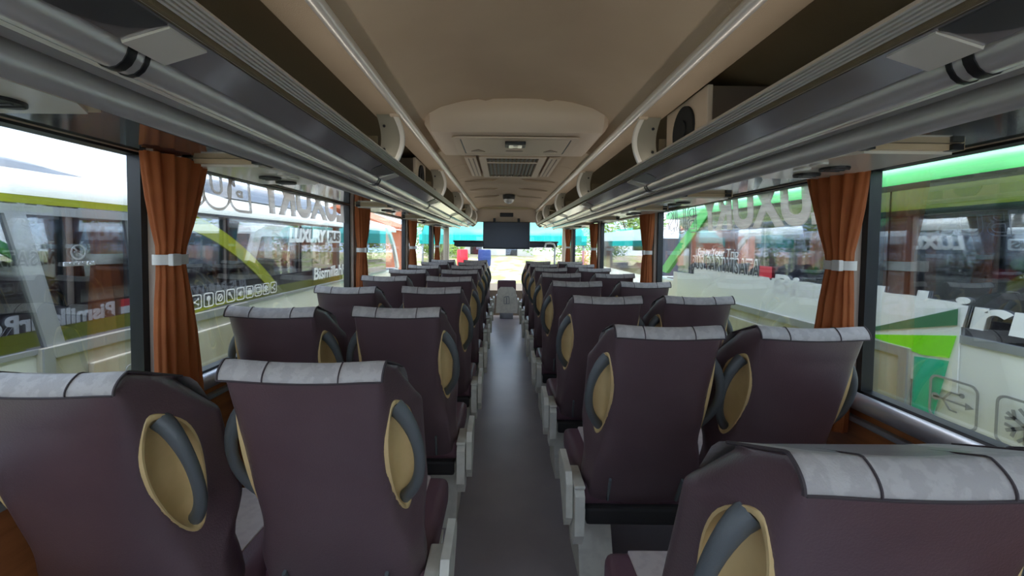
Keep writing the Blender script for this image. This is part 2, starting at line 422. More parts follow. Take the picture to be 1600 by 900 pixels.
# ------------------------------------------------------------------ luggage racks
def rack(s, side):
    t = thing('luggage_rack', 'long silver grey overhead luggage rack along the %s windows' % side, 'luggage rack', (s * .6, 0, 1.6), 'overhead luggage racks')
    yA, yB = Y0 + .02, 7.0
    # ribbed lip: real grooves
    a = Vector((.492, 1.678)); b = Vector((.532, 1.653)); n = Vector((-.53, -.85)).normalized()
    prof = []
    N = 7
    for k in range(N):
        p0 = a.lerp(b, k / N); p1 = a.lerp(b, (k + .50) / N); p2 = a.lerp(b, (k + .56) / N); p3 = a.lerp(b, (k + .95) / N)
        prof += [p0, p1, p2 - n * .007, p3 - n * .007]
    prof.append(b)
    poly = [(s * p.x, p.y) for p in prof] + [(s * .545, 1.672), (s * .53, 1.69), (s * .505, 1.692)]
    MB().prism(poly, 'y', yA, yB).build('ribbed_lip', 'rack_lip', t)
    MB().prism([(s * .532, 1.653), (s * .603, 1.6315), (s * .607, 1.643), (s * .54, 1.668)], 'y', yA, yB).build('flat_panel', 'rack_panel', t)
    m = MB(); m.tube([(s * .642, yA, 1.642), (s * .642, yB, 1.642)], .040, 18, rb=.030); m.build('light_tube', 'rack_silver', t, True)
    MB().box(min(s * .668, s * .682), max(s * .668, s * .682), yA, yB, 1.611, 1.616).build('trim_line', 'rack_lip', t)
    MB().prism([(s * .675, 1.628), (s * .745, 1.623), (s * .745, 1.635), (s * .675, 1.64)], 'y', yA, yB).build('recess_strip', 'rack_panel', t)
    m = MB(); m.tube([(s * .785, yA, 1.622), (s * .785, yB, 1.622)], .042, 16, rb=.020); m.build('lower_moulding', 'rack_silver', t, True)
    m = MB()
    for k in range(4):
        pts = [(s * (.838 + .012 * k + .004 * math.sin(yy * 2.3 + k * 2)), yy, 1.612 - .004 * math.sin(yy * 3.1 + k)) for yy in [yA + (yB - yA) * j / 40 for j in range(41)]]
        m.tube(pts, .005, 6)
    m.build('cable_bundle', 'cable', t, True)
    MB().prism([(s * .82, 1.624), (s * 1.20, 1.624), (s * 1.20, 1.634), (s * .82, 1.634)], 'y', yA, yB).build('underside_panel', 'gloss_panel', t)
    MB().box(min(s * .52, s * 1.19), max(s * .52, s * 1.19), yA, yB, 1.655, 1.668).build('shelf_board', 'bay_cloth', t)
    m = MB(); m.tube([(s * .498, yA, 1.90), (s * .498, yB, 1.90)], .019, 16); m.build('grab_rail', 'rail_metal', t, True)
    for yy in (.45, 1.765, 3.08, 4.4, 5.75, 6.85):
        pts = []; pin = []
        for k in range(13):
            q = k / 12; ang = -PI / 2 + PI * q
            z = 1.675 + .215 * q
            pts.append((s * (.525 - .035 * math.sin(PI * q)), z))
            pin.append((s * (.60 - .022 * math.sin(PI * q)), z))
        h = MB().prism(pts + pin[::-1], 'y', yy + .004, yy + .014).build('hoop_bracket', 'hoop_grey', t, True, 50)
        mm = MB(); mm.tube([(p[0], yy + .009, p[1]) for p in pts], .012, 8, rb=.008); mm.build('hoop_edge', 'psu_body', h, True)
        for q in (.3, .75): MB().disc((s * .565, yy + .003, 1.675 + .215 * q), 'y', .006, .006, 10).build('bolt', 'black_plastic', h)
        MB().box(min(s * .50, s * .54), max(s * .50, s * .54), yy - .012, yy + .02, 1.875, 1.895, .004).build('rail_clip', 'beige_plastic', h)
        # bay divider
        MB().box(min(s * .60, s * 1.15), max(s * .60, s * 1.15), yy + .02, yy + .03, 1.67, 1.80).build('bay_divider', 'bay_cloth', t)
    # pale blocks and dark arches on the flat panel, with a clamp round the tube
    for yy in ((.60, 1.83, 3.1, 4.4, 5.6, 6.5) if s < 0 else (.59, 1.95, 3.2, 4.4, 5.6, 6.5)):
        MB().prism([(s * .536, 1.648), (s * .604, 1.627), (s * .608, 1.638), (s * .540, 1.660)], 'y', yy, yy + .075).build('pale_block', 'psu_body', t)
        pts = [(s * (.535 + .07 * math.sin(PI * k / 10)), yy - .005 - .19 * (1 - math.cos(PI * k / 10)) / 2) for k in range(11)]
        mm = MB()
        A = [mm.bm.verts.new((p[0], p[1], 1.6495 - (abs(p[0]) - .535) * .30)) for p in pts]
        Bv = [mm.bm.verts.new((p[0], p[1], 1.658 - (abs(p[0]) - .535) * .30)) for p in pts]
        for k in range(10): mm.bm.faces.new((A[k], A[k + 1], Bv[k + 1], Bv[k]))
        mm.bm.faces.new(A); mm.bm.faces.new(Bv[::-1]); mm.bm.faces.new((A[0], Bv[0], Bv[-1], A[-1]))
        mm.build('dark_arch', 'rack_dark', t)
        mm = MB(); mm.tube([(s * .642, yy + .02, 1.642), (s * .642, yy + .035, 1.642)], .042, 18, rb=.032)
        mm.tube([(s * .642, yy + .05, 1.642), (s * .642, yy + .058, 1.642)], .042, 18, rb=.032)
        mm.build('tube_clamp', 'black_plastic', t, True)
    # added fill light on an invented strip behind the lip, brightening the ceiling
    fill_bar = MB().box(min(s * .548, s * .572), max(s * .548, s * .572), yA + .1, yB - .1, 1.669, 1.679).build('fill_strip', 'lens_white', t)
    la = bpy.data.lights.new('ceiling_fill', 'AREA'); la.shape = 'RECTANGLE'; la.size = .02; la.size_y = yB - yA - .2
    la.energy = CEILING_FILL; la.color = (1, .93, .84)
    lo = bpy.data.objects.new('ceiling_fill', la); COL.objects.link(lo); lo.parent = t
    lo.location = Vector((s * .56, (yA + yB) / 2, 1.682)) - t.location
    lo.rotation_euler = (0, R(180 - s * 58), 0)
    # end cap at the front
    pts = [(s * (.62 - .14 * math.cos(R(a))), 1.76 + .15 * math.sin(R(a))) for a in range(-70, 75, 12)]
    pin = [(s * (.64 - .09 * math.cos(R(a))), 1.76 + .12 * math.sin(R(a))) for a in range(-70, 75, 12)]
    MB().prism(pts + pin[::-1], 'y', 6.98, 7.10).build('end_cap', 'beige_plastic', t, True)
    MB().box(min(s * .56, s * 1.15), max(s * .56, s * 1.15), 7.06, 7.09, 1.63, 1.90).build('end_board', 'bay_cloth', t)
    return t
RL = rack(-1, 'left'); RRk = rack(1, 'right')
RL['label'] = 'long silver grey overhead luggage rack along the left windows'
RRk['label'] = 'long silver grey overhead luggage rack along the right windows'

# service panels under the racks
def service_panel(s, y, lab):
    L = .46
    t = thing('service_panel', lab, 'service panel', (s * .95, y, 1.60), 'passenger service panels under the racks')
    x0, x1 = .835, 1.145
    out = [(x0 + .05, 0), (x1, 0), (x1, L), (x0 + .05, L), (x0, L - .07), (x0, .09)]
    zt, zb = 1.623, 1.603
    MB().prism([(s * p[0], y + p[1]) for p in out], 'z', zb + .004, zt).build('rim', 'psu_rim', t)
    cx_, cy_ = (x0 + x1) / 2, L / 2
    inn = [((p[0] - cx_) * .90 + cx_, (p[1] - cy_) * .93 + cy_) for p in out]
    MB().prism([(s * p[0], y + p[1]) for p in inn], 'z', zb - .004, zb + .006).build('face_plate', 'psu_body', t)
    for q in (.10, .22):
        d = MB().disc((s * .98, y + q + (.12 if s > 0 else .14), zb - .004), 'z', .040, .014, 24).build('air_vent', 'black_plastic', t, True)
        mm = MB()
        for k in range(3): mm.box(s * .98 - .03, s * .98 + .03, y + q + (.12 if s > 0 else .14) - .02 + k * .02 - .003, y + q + (.12 if s > 0 else .14) - .02 + k * .02 + .003, zb - .014, zb - .010)
        mm.build('vent_slat', 'rack_dark', d)
    for q in (.06, .13):
        MB().prism(rrect(s * .885, y + q + .10, .03, .055, .012), 'z', zb - .010, zb - .003).build('reading_lamp', 'lens_white', t)
    for xq in (.875, 1.105):
        MB().box(min(s * xq, s * (xq + .03)), max(s * xq, s * (xq + .03)), y - .008, y + .02, zb + .003, zt - .002).build('end_clip', 'black_plastic', t)
ords = ['nearest', 'second nearest', 'third', 'fourth', 'fifth', 'farthest']
for i, y in enumerate((.40, 1.41, 3.05, 4.45, 5.6, 6.4)):
    service_panel(-1, y, '%s beige rimmed service panel under the left luggage rack' % ords[i])
for i, y in enumerate((1.10, 2.20, 3.05, 4.3, 5.5, 6.4)):
    service_panel(1, y, '%s beige rimmed service panel under the right luggage rack' % ords[i])

# speakers in the racks
def speaker(s, y, L, lab):
    t = thing('speaker_box', lab, 'speaker', (s * .8, y + L / 2, 1.668), 'boxed loudspeakers in the luggage racks')
    MB().box(min(s * .64, s * 1.02), max(s * .64, s * 1.02), y + .004, y + L, 1.669, 1.89, .004).build('cabinet', 'cabinet_brown', t)
    MB().box(min(s * .622, s * .641), max(s * .622, s * .641), y, y + L, 1.669, 1.893, .004).build('baffle', 'beige_plastic', t)
    d = MB().disc((s * .620, y + L / 2, 1.784), 'x', .088, .014, 32).build('grille', 'black_cloth', t, True)
    MB().disc((s * .613, y + L / 2, 1.784), 'x', .035, .008, 20).build('dust_cap', 'black_cloth', d, True)
speaker(1, 1.42, .35, 'beige boxed loudspeaker with round black grille in the right luggage rack')
speaker(-1, 2.68, .33, 'beige boxed loudspeaker with round black grille in the left luggage rack')

# ------------------------------------------------------------------ ceiling fittings
h = thing('air_duct_housing', 'beige ceiling housing with a hinged hatch hanging below the vault', 'ceiling housing', (0, 2.3, 1.9))
m = MB()
sec = [(2.02, 2.05), (2.015, 1.99), (2.03, 1.93), (2.07, 1.895), (2.60, 1.892), (2.66, 1.915), (2.68, 1.97), (2.68, 2.05)]
rows = []
for (x, ins) in ((-.47, .06), (-.44, .015), (-.42, 0), (.42, 0), (.44, .015), (.47, .06)):
    rows.append([m.bm.verts.new((x, yy + (ins if yy < 2.3 else -ins * .4), min(2.05, z + ins))) for yy, z in sec])
for q, w in zip(rows, rows[1:]):
    for k in range(len(sec)): m.bm.faces.new((q[k], q[(k + 1) % len(sec)], w[(k + 1) % len(sec)], w[k]))
m.bm.faces.new(rows[0][::-1]); m.bm.faces.new(rows[-1])
m.build('shell', 'beige_plastic', h, True, 35)
m = MB(); T = lambda u, v, w: Vector((u, 2.34 + v, 1.890 - w))
ring2d(m, rrect(0, 0, .66, .42, .03), rrect(0, 0, .58, .36, .02), T, .006); m.build('hatch_frame', 'beige_plastic', h)
hp = MB().box(-.283, .283, 2.165, 2.515, 1.884, 1.890, .003).build('hatch_panel', 'beige_plastic', h)
m = MB(); ring2d(m, rrect(0, 0, .590, .370, .015), rrect(0, 0, .560, .338, .012), T, .0045); m.build('hatch_gap', 'black_plastic', h)
MB().box(-.055, .055, 2.20, 2.29, 1.868, 1.886, .006).build('latch_box', 'black_plastic', hp)
m = MB(); m.box(-.035, -.012, 2.215, 2.275, 1.864, 1.870, .002); m.box(.012, .035, 2.215, 2.275, 1.864, 1.870, .002); m.box(-.012, .012, 2.23, 2.255, 1.862, 1.870, .002)
m.build('latch_lever', 'chrome', hp)
MB().prism(rrect(0, 2.43, .10, .03, .014), 'z', 1.8825, 1.885).build('finger_slot', 'beige_dark', hp)
for s in (-1, 1):
    MB().prism([(s * .17, 2.45), (s * .25, 2.44), (s * .205, 2.395)], 'z', 1.881, 1.885).build('arrow_mark', 'beige_dark', hp)

v = thing('return_air_grille', 'slatted beige return air grille in the ceiling beyond the hatch', 'vent', (0, 3.3, 1.95))
m = MB(); T = lambda u, w_, w: Vector((u, 3.25 + w_, 1.944 - w))
ring2d(m, rrect(0, 0, .46, .86, .02), rrect(0, 0, .36, .76, .01), T, .016); m.build('grille_frame', 'beige_plastic', v)
MB().box(-.18, .18, 2.87, 3.63, 1.938, 1.942).build('grille_backing', 'black_plastic', v)
for k in range(13):
    MB().box(-.174 + k * .029 - .006, -.174 + k * .029 + .006, 2.88, 3.62, 1.926, 1.937).build('slat', 'cabinet_brown', v)
MB().box(-.18, .18, 2.98, 3.01, 1.922, 1.928).build('grille_bar', 'beige_plastic', v)
for s in (-1, 1):
    b_ = MB().box(min(s * .25, s * .33), max(s * .25, s * .33), 2.86, 3.64, 1.930, 1.944, .004).build('side_louvre', 'beige_plastic', v)
    MB().box(min(s * .268, s * .276), max(s * .268, s * .276), 2.89, 3.61, 1.927, 1.931).build('louvre_gap', 'beige_dark', b_)
    MB().box(min(s * .30, s * .308), max(s * .30, s * .308), 2.89, 3.61, 1.927, 1.931).build('louvre_gap', 'beige_dark', b_)

d = thing('dome_lamp', 'round black based lamp with clear dome on the far ceiling', 'lamp', (.01, 5.2, 1.94))
m = MB()
m.tube([(.01, 5.2, 1.95), (.01, 5.2, 1.905), (.01, 5.2, 1.895)], [.078, .075, .07], 24); m.build('base', 'black_plastic', d, True)
m = MB(); m.tube([(.01, 5.2, 1.90 - .06 * math.sin(R(a))) for a in range(0, 91, 15)], [max(.002, .068 * math.cos(R(a))) for a in range(0, 91, 15)], 24); m.build('dome', 'clear_dome', d, True)

# front header and screen
hd = MB().box(-.50, .50, 6.95, 7.05, 1.70, 1.93, .02).build('front_header_panel', 'beige_plastic'); tag(hd, 'beige header panel above the television at the front', 'panel')
MB().box(-.11, .11, 6.935, 6.952, 1.79, 1.855, .006).build('clock_display', 'black_plastic', hd)
tv = thing('television', 'flat black television hanging over the aisle at the front', 'television', (0, 6.86, 1.26))
MB().box(-.385, .385, 6.84, 6.89, 1.255, 1.70, .008).build('casing', 'black_plastic', tv)
MB().box(-.37, .37, 6.836, 6.842, 1.275, 1.69).build('screen_panel', 'screen', tv)
for s in (-1, 1): MB().box(s * .2 - .02, s * .2 + .02, 6.85, 6.90, 1.69, 1.76).build('hanger', 'black_plastic', tv)
for s in (-1, 1):
    v_ = thing('sun_visor', 'dark roller blind behind the windscreen to the %s of the television' % ('left' if s < 0 else 'right'), 'blind', (s * .75, 8.25, 1.3))
    MB().box(min(s * .40, s * 1.02), max(s * .40, s * 1.02), 8.25, 8.27, 1.285, 1.375).build('blind_cloth', 'screen', v_)
    m = MB(); m.tube([(s * .38, 8.26, 1.38), (s * 1.04, 8.26, 1.38)], .018, 10); m.build('blind_rod', 'black_plastic', v_, True)
    m = MB(); m.tube([(s * .40, 8.26, 1.28), (s * .98, 8.26, 1.28)], .01, 8); m.build('hem_bar', 'black_plastic', v_, True)

# dashboard, pole, guide seat at the front
db = thing('dashboard', 'long dark dashboard under the windscreen', 'dashboard', (0, 8.2, -.3))
MB().prism([(8.0, -.3), (8.36, -.3), (8.36, .50), (8.2, .56), (8.0, .44)], 'x', -1.12, 1.12).build('dash_body', 'beige_dark', db, True)
MB().box(-.9, -.35, 7.97, 8.03, .30, .48, .02).build('instrument_hood', 'black_plastic', db)
pl = thing('grab_pole', 'white bent grab pole beside the front right doorway', 'pole', (.88, 7.5, 0))
m = MB(); m.tube([(.88, 7.5, 0), (.88, 7.5, 1.30), (.86, 7.5, 1.345), (.80, 7.5, 1.36), (.72, 7.5, 1.35), (.70, 7.5, 1.28)], .018, 12); m.build('tube', 'bus_white', pl, True)
m = MB(); m.disc((.88, 7.5, .006), 'z', .045, .012, 16); m.build('foot_flange', 'bus_grey', pl)

gs = thing('guide_seat', 'small folding guide seat with grey back shell at the far end of the aisle', 'seat', (.02, 7.3, 0))
m = MB(); T = lambda u, v_, w: Vector((.02 + u, 7.28 + w + v_ * .05, v_))
shell = [(-.19, .12), (-.175, .42), (-.155, .53), (-.11, .58), (.11, .58), (.155, .53), (.175, .42), (.19, .12)]
poly2d(m, shell, T, .05); m.build('back_shell', 'offwhite_plastic', gs)
m = MB(); m.box(-.145, .185, 7.31, 7.39, .44, .70, .03); m.build('back_pad', 'leather_cushion', gs, True)
m = MB(); m.box(-.17, .21, 7.36, 7.66, .34, .42, .03); m.build('seat_pad', 'leather_cushion', gs, True)
MB().box(-.10, .14, 7.38, 7.60, 0.0, .34, .01).build('pedestal', 'bus_grey', gs)
m = MB(); T2 = lambda u, v_, w: Vector((.02 + u, 7.275 + v_ * .05 - w, v_))
ring2d(m, [(-.05, .28), (-.05, .40), (-.01, .42), (.04, .42), (.05, .38), (.05, .28)], [(-.04, .29), (-.04, .39), (-.01, .405), (.03, .405), (.038, .37), (.038, .29)], T2, .004)
poly2d(m, [(-.008, .29), (.010, .29), (.010, .40), (-.008, .40)], T2, .004)
m.build('emblem', 'grey_ink', gs)

# ------------------------------------------------------------------ passenger seats
BOT = Vector((0, .255, .365)); TOPP = Vector((0, 0, 1.085))
EV = (TOPP - BOT).normalized(); FV = Vector((0, EV.z, -EV.y)); BL = (TOPP - BOT).length
def lerp(a, b, t): return a + (b - a) * t
def interp(tab, v):
    if v <= tab[0][0]: return tab[0][1]
    for (v0, a), (v1, b) in zip(tab, tab[1:]):
        if v <= v1:
            t = (v - v0) / (v1 - v0); t = t * t * (3 - 2 * t); return a + (b - a) * t
    return tab[-1][1]
TA = [(0, .190), (.16, .186), (.36, .158), (.58, .158), (BL, .162)]
TB = [(0, .208), (.10, .218), (.22, .214), (.36, .216), (.60, .216), (.68, .200), (BL, .176)]
TC = [(0, .045), (.2, .06), (.31, .165), (.62, .165), (.69, .13), (BL, .085)]
TOPV = BL - .023
def w0(v):
    if v < .05: return .022 * (1 - math.sqrt(max(0, 1 - ((.05 - v) / .05) ** 2)))
    if v > TOPV:
        q = min(1, (v - TOPV) / (BL - TOPV)); return .040 * (1 - math.sqrt(max(0, 1 - q * q)))
    return -.012 * math.sin(PI * (v - .05) / (TOPV - .05))
def tf(v): return interp([(0, .15), (.2, .16), (.31, .20), (.62, .20), (BL, .165)], v)
def P3(x, v, w):
    if v > .48:
        top = BL - (.86 * max(0, w - .036) + .008 * math.cos(min(1, abs(x) / .15) * PI / 2))
        v = .48 + (v - .48) * (top - .48) / (BL - .48)
    return Vector((x, BOT.y, BOT.z)) + EV * v + FV * w
VC, HL, SC, SH = .488, .160, .37, .285
def slant(v):
    a, b = interp(TA, v), interp(TB, v); w = w0(v); c = min(interp(TC, v), tf(v) - w - .02)
    return Vector((a, w)), Vector((b, w + c))
def dish_hw(t):           # half width of the recess as a fraction of the slant face
    t = max(-1, min(1, t))
    return SH * math.sqrt(max(0, 1 - t * t)) * (1 + .22 * t)
def section(v):
    A, B_ = slant(v); w = w0(v); T_ = tf(v)
    F_ = Vector((B_.x - .012, T_))
    pts = []; info = []
    bl = .020 * math.sin(PI * min(1, max(0, v / .66))) ** .7 if v < .66 else 0
    for k in range(8): pts.append(Vector((A.x * k / 8, w - bl * (1 - (k / 8) ** 2)))); info.append(None)
    for k in range(22): pts.append(A.lerp(B_, k / 22)); info.append(k / 22)
    for k in range(4): pts.append(B_.lerp(F_, k / 4)); info.append(None)
    for k in range(7): pts.append(Vector((F_.x * (1 - k / 6), T_))); info.append(None)
    half = pts[:]
    full = half + [Vector((-p.x, p.y)) for p in half[1:-1]][::-1]
    n = len(full)
    for _ in range(9):
        full = [full[i] * .5 + (full[i - 1] + full[(i + 1) % n]) * .25 for i in range(n)]
    finfo = info + [i for i in info[1:-1]][::-1]
    sgn = [1] * len(half) + [-1] * (n - len(half))
    N2 = Vector((B_.y - A.y, -(B_.x - A.x))).normalized()
    t = (v - VC) / HL
    if abs(t) < 1.12:
        for i in range(n):
            if finfo[i] is None: continue
            hw = max(dish_hw(t), .02)
            r = math.sqrt(((finfo[i] - SC) / hw) ** 2 * max(0, 1 - t ** 2) + t ** 2)
            if r < 1:
                dep = .042 * min(1, (1 - r) / .16)
                full[i] = full[i] - Vector((sgn[i] * N2.x, N2.y)) * dep
    return full
VROWS = [0, .006, .015, .03, .05, .08, .12, .16, .20, .24, .27, .29] + [.30 + .0115 * k for k in range(32)] + [.672] + \
        [TOPV + (BL - TOPV) * math.sin(R(a)) for a in (6, 18, 30, 42, 54, 66, 78, 90)]
VROWS = sorted(set(round(v, 5) for v in VROWS))
SECS = [section(v) for v in VROWS]
def make_back():
    m = MB(); n = len(SECS[0]); rows = []
    for v, sec in zip(VROWS, SECS):
        rows.append([m.bm.verts.new(P3(p.x, v, p.y)) for p in sec])
    for q, w in zip(rows, rows[1:]):
        for k in range(n): m.bm.faces.new((q[k], q[(k + 1) % n], w[(k + 1) % n], w[k]))
    m.bm.faces.new(rows[0][::-1]); m.bm.faces.new(rows[-1])
    return m
def make_cap():
    """grey cover over the top of the back: rear strip, over the top, down the front"""
    m = MB(); prof = []
    for a in range(2, 91, 8):
        q = math.sin(R(max(a, 0))); v = TOPV + (BL - TOPV) * q
        if a < 0: v = TOPV + a * .0007
        prof.append((v + (.0035 * q), w0(min(v, BL)) - .0035 * (1 - q)))
    prof += [(BL + .0035, .06), (BL + .0035, .08), (BL + .0035, .11), (BL + .0035, .14), (BL + .0015, .158), (BL - .02, .173), (BL - .12, .192)]
    rows = []
    for j in range(21):
        q = -1 + j / 10
        row = []
        for i, (v, w) in enumerate(prof):
            hw = .169 + .004 * min(1, w / .1)
            row.append(m.bm.verts.new(P3(q * hw, v, w)))
        rows.append(row)
    for q, w in zip(rows, rows[1:]):
        for k in range(len(prof) - 1): m.bm.faces.new((q[k], q[k + 1], w[k + 1], w[k]))
    return m, prof
def make_seat(aisle):
    """aisle = -1 / +1: side of the armrest in local x, 0 for a window seat"""
    r = bpy.data.objects.new('passenger_seat', None); COL.objects.link(r); r.empty_display_size = .05
    back = make_back().build('backrest', 'leather', r, True, 70)
    cm, prof = make_cap(); cap = cm.build('headrest_cover', 'grey_fabric', r, True, 80)
    sm = MB()
    for xq in (-.078, .078): sm.tube([P3(xq, v + .0012, w - .0006) for v, w in prof[:-2]], .0016, 5)
    v, w = prof[0]; sm.tube([P3(-.167 + .334 * k / 10, v, w - .001) for k in range(11)], .0022, 5)
    for sx in (-1, 1): sm.tube([P3(sx * (.169 + .004 * min(1, w / .1)), v, w) for v, w in prof[:-3]], .0028, 5)
    sm.build('piping', 'seam', cap, True)
    for sx in (1, -1):
        def SP(sf, v):
            A, B_ = slant(v); p = A.lerp(B_, sf); N2 = Vector((B_.y - A.y, -(B_.x - A.x))).normalized()
            return p, N2
        m = MB(); rings = []
        NR, NA = 8, 44
        for i in range(NR + 1):
            ring = []
            for k in range(NA):
                rr = (.02, .3, .55, .75, .88, .96, 1.0, 1.07, 1.13)[i]
                a = 2 * PI * k / NA
                t = rr * math.sin(a); rad = rr * math.cos(a)
                tt = math.sin(a)
                sf = SC + rad * SH * (1 + .22 * t)
                vv = VC + t * HL
                p, N2 = SP(sf, vv)
                dep = -.030 * (1 - min(1, rr) ** 5) + (0, 0, 0, 0, 0, .001, .005, .006, -.006)[i] - .004
                q = p + N2 * dep
                ring.append(m.bm.verts.new(P3(sx * q.x, vv, q.y)))
            rings.append(ring)
        for q, w in zip(rings, rings[1:]):
            for k in range(NA): m.bm.faces.new((q[k], q[(k + 1) % NA], w[(k + 1) % NA], w[k]))
        m.bm.faces.new(rings[0])
        m.build('handle_recess', 'cream', r, True, 60)
        pts = []; ra = []; rb = []
        for k in range(17):
            t = -1 + k / 8
            p, N2 = SP(SC + .04, VC + t * HL * .94)
            q = p + N2 * (-.014 + .056 * (1 - abs(t) ** 2.2))
            pts.append(P3(sx * q.x, VC + t * HL * .94, q.y))
            e = .012 + .007 * max(0, t) ** 2 + .003 * max(0, -t) ** 3
            ra.append(e * 1.15); rb.append(e)
        hm = MB(); hm.tube(pts, ra, 12, rb=rb); hm.build('grab_handle', 'slate_plastic', r, True, 60)
        sm = MB()
        vv = [.055 + .11 * k / 6 for k in range(7)]
        ps = [P3(sx * (.125 + .035 * (v - .05)), v, w0(v) - .004 - .020 * math.sin(PI * v / .66) ** .7 * (1 - (.125 / .186) ** 2)) for v in vv]
        for a, b in zip(ps, ps[1:]):
            pass
        sm.tube(ps, .0085, 8, rb=.005); sm.build('pocket_strap', 'strap', r, True)
    m = MB(); m.box(-.205, .205, .22, .64, .32, .385, .012); m.build('seat_base', 'dark_under', r)
    m = MB(); m.box(-.222, .222, .24, .70, .375, .475, .035, 4); m.build('cushion', 'leather_cushion', r, True, 60)
    m = MB(); m.box(-.155, .155, .25, .690, .460, .4805, .008, 2); m.build('cushion_panel', 'pink_fabric', r, True)
    if aisle:
        s = aisle
        poly = [(.175, .31), (.21, .255), (.27, .255), (.33, .35), (.33, .465), (.31, .485), (.19, .475), (.17, .455)]
        b_ = MB().prism(poly, 'x', min(s * .220, s * .254), max(s * .220, s * .254)).build('armrest_bracket', 'offwhite_plastic', r)
        MB().box(min(s * .217, s * .257), max(s * .217, s * .257), .178, .325, .476, .490, .006).build('bracket_top', 'offwhite_plastic', b_)
        poly = [(.20, .36), (.25, .30), (.31, .36), (.40, .45), (.41, .50), (.38, .525), (.23, .515), (.205, .48)]
        MB().prism(poly, 'x', min(s * .258, s * .282), max(s * .258, s * .282)).build('armrest', 'offwhite_plastic', r)
        leg = MB().prism([(s * .20, .0), (s * .06, .0), (s * .09, .335), (s * .215, .335)], 'y', .34, .60).build('pedestal', 'offwhite_plastic', r)
    else:
        MB().box(-.10, .02, .34, .60, 0, .325, .006).build('pedestal', 'offwhite_plastic', r)
    for sx in (-1, 1): MB().box(sx * .19 - .018, sx * .19 + .018, .235, .29, .31, .37, .004).build('hinge', 'offwhite_plastic', r)
    return r
P_L = make_seat(1); P_R = make_seat(-1); P_W = make_seat(0)
used = set(); LAST = []
ROWN = ['nearest', 'second', 'third', 'fourth', 'fifth', 'sixth', 'seventh', 'eighth']
def put_seat(proto, x, y, label, group, rx=0.0, rz=0.0):
    o = proto if proto.name not in used else copy_tree(proto)
    used.add(o.name); LAST[:] = [o.name]
    o.location = (x, y, 0); o.rotation_euler = (rx, 0, rz)
    o['label'] = label; o['category'] = 'seat'; o['group'] = group
random.seed(3)
for i in range(8):
    j = lambda: random.uniform(-.012, .012) if i else 0
    nth = 'nearest the camera' if i == 0 else '%s from the camera' % ROWN[i]
    put_seat(P_L, -.474 + .005 * min(i, 3), .835 + .75 * i + j(), 'dark purple leather aisle seat in the left column, %s' % nth, 'aisle seats of the left column')
    put_seat(P_W, -.938, (.745 if i == 0 else .79 + .76 * i) + j(), 'dark purple leather seat beside the left windows, %s' % nth, 'window seats on the left')
    put_seat(P_R, (.458, .460, .455, .45, .45, .45, .45, .45)[i], .465 + .775 * i + (.03 if i == 1 else 0) + j(), 'dark purple leather aisle seat in the right column, %s' % nth, 'aisle seats of the right column')
    if i == 1:
        MB().box(-.2875, -.2825, .27, .30, .40, .44, .002).build('orange_sticker', 'orange_ink', bpy.context.scene.objects[LAST[0]])
    put_seat(P_W, .912, .46 + .78 * i + (.03 if i == 1 else 0) + j(), 'dark purple leather seat beside the right windows, %s' % nth, 'window seats on the right')

# ------------------------------------------------------------------ curtains
def curtain(s, yc, lab, w_top=.25, sc=1.0, tie_z=1.285):
    x = s * (HW - .085)
    t = thing('curtain', lab, 'curtain', (x, yc, .70), 'brown orange curtains tied at the pillars')
    m = MB(); rows = []; NK = 96
    prof = [(.70, .165, .05), (.80, .165, .05), (.92, .155, .05), (1.05, .14, .05), (1.15, .12, .046), (1.23, .098, .04), (tie_z, .09, .034), (1.33, .098, .036), (1.40, .14, .045), (1.48, .185, .05), (1.56, .225, .052), (1.615, w_top, .052)]
    ph = yc * 7
    for i, (z, w, dpt) in enumerate(prof):
        row = []
        for k in range(NK):
            a = 2 * PI * k / NK
            fold = 1 + .26 * math.sin(13 * a + ph + .25 * i) + .10 * math.sin(17 * a - ph * .7 - .3 * i)
            lean = (.03 if z > tie_z else .022) * (abs(z - tie_z) / .33) * sc
            row.append(m.bm.verts.new((x + dpt / 1.3 * math.sin(a) * fold, yc + lean + w / 2 * sc * math.cos(a) * (1 + (fold - 1) * .12), z)))
        rows.append(row)
    for q, w in zip(rows, rows[1:]):
        for k in range(NK): m.bm.faces.new((q[k], q[(k + 1) % NK], w[(k + 1) % NK], w[k]))
    m.bm.faces.new(rows[0][::-1]); m.bm.faces.new(rows[-1])
    m.build('cloth', 'curtain', t, True, 75)
    m = MB(); NT = 32
    def ell(rx, ry): return [(x + rx * math.cos(2 * PI * k / NT), yc + ry * math.sin(2 * PI * k / NT)) for k in range(NT)]
    ring2d(m, ell(.038, .052 * sc + .006), ell(.034, .049 * sc + .004), lambda u, v, w: Vector((u, v, tie_z - .015 + w)), .032)
    b_ = m.build('tie_band', 'plaster', t, True, 50)
    MB().box(x - s * .045 - .006, x - s * .045 + .010, yc - .06 * sc, yc - .025 * sc, tie_z - .017, tie_z + .02, .003).build('tie_buckle', 'plaster', b_)
for i, y in enumerate((1.345, 3.17, 4.96, 6.82)):
    curtain(-1, y, '%s brown orange curtain tied with a white band at the left windows' % ('nearest', 'second', 'third', 'farthest')[i], sc=1.0 if i == 0 else .85)
for i, y in enumerate((1.475, 3.44, 5.46, 7.6)):
    curtain(1, y, '%s brown orange curtain tied with a white band at the right windows' % ('nearest', 'second', 'third', 'farthest')[i], sc=1.0 if i == 0 else .85)

# ------------------------------------------------------------------ outside: ground, neighbour buses, trees
GZ = -1.0
g = MB().box(-60, 60, -40, 90, GZ - .1, GZ).build('ground', 'earth'); struct(g)

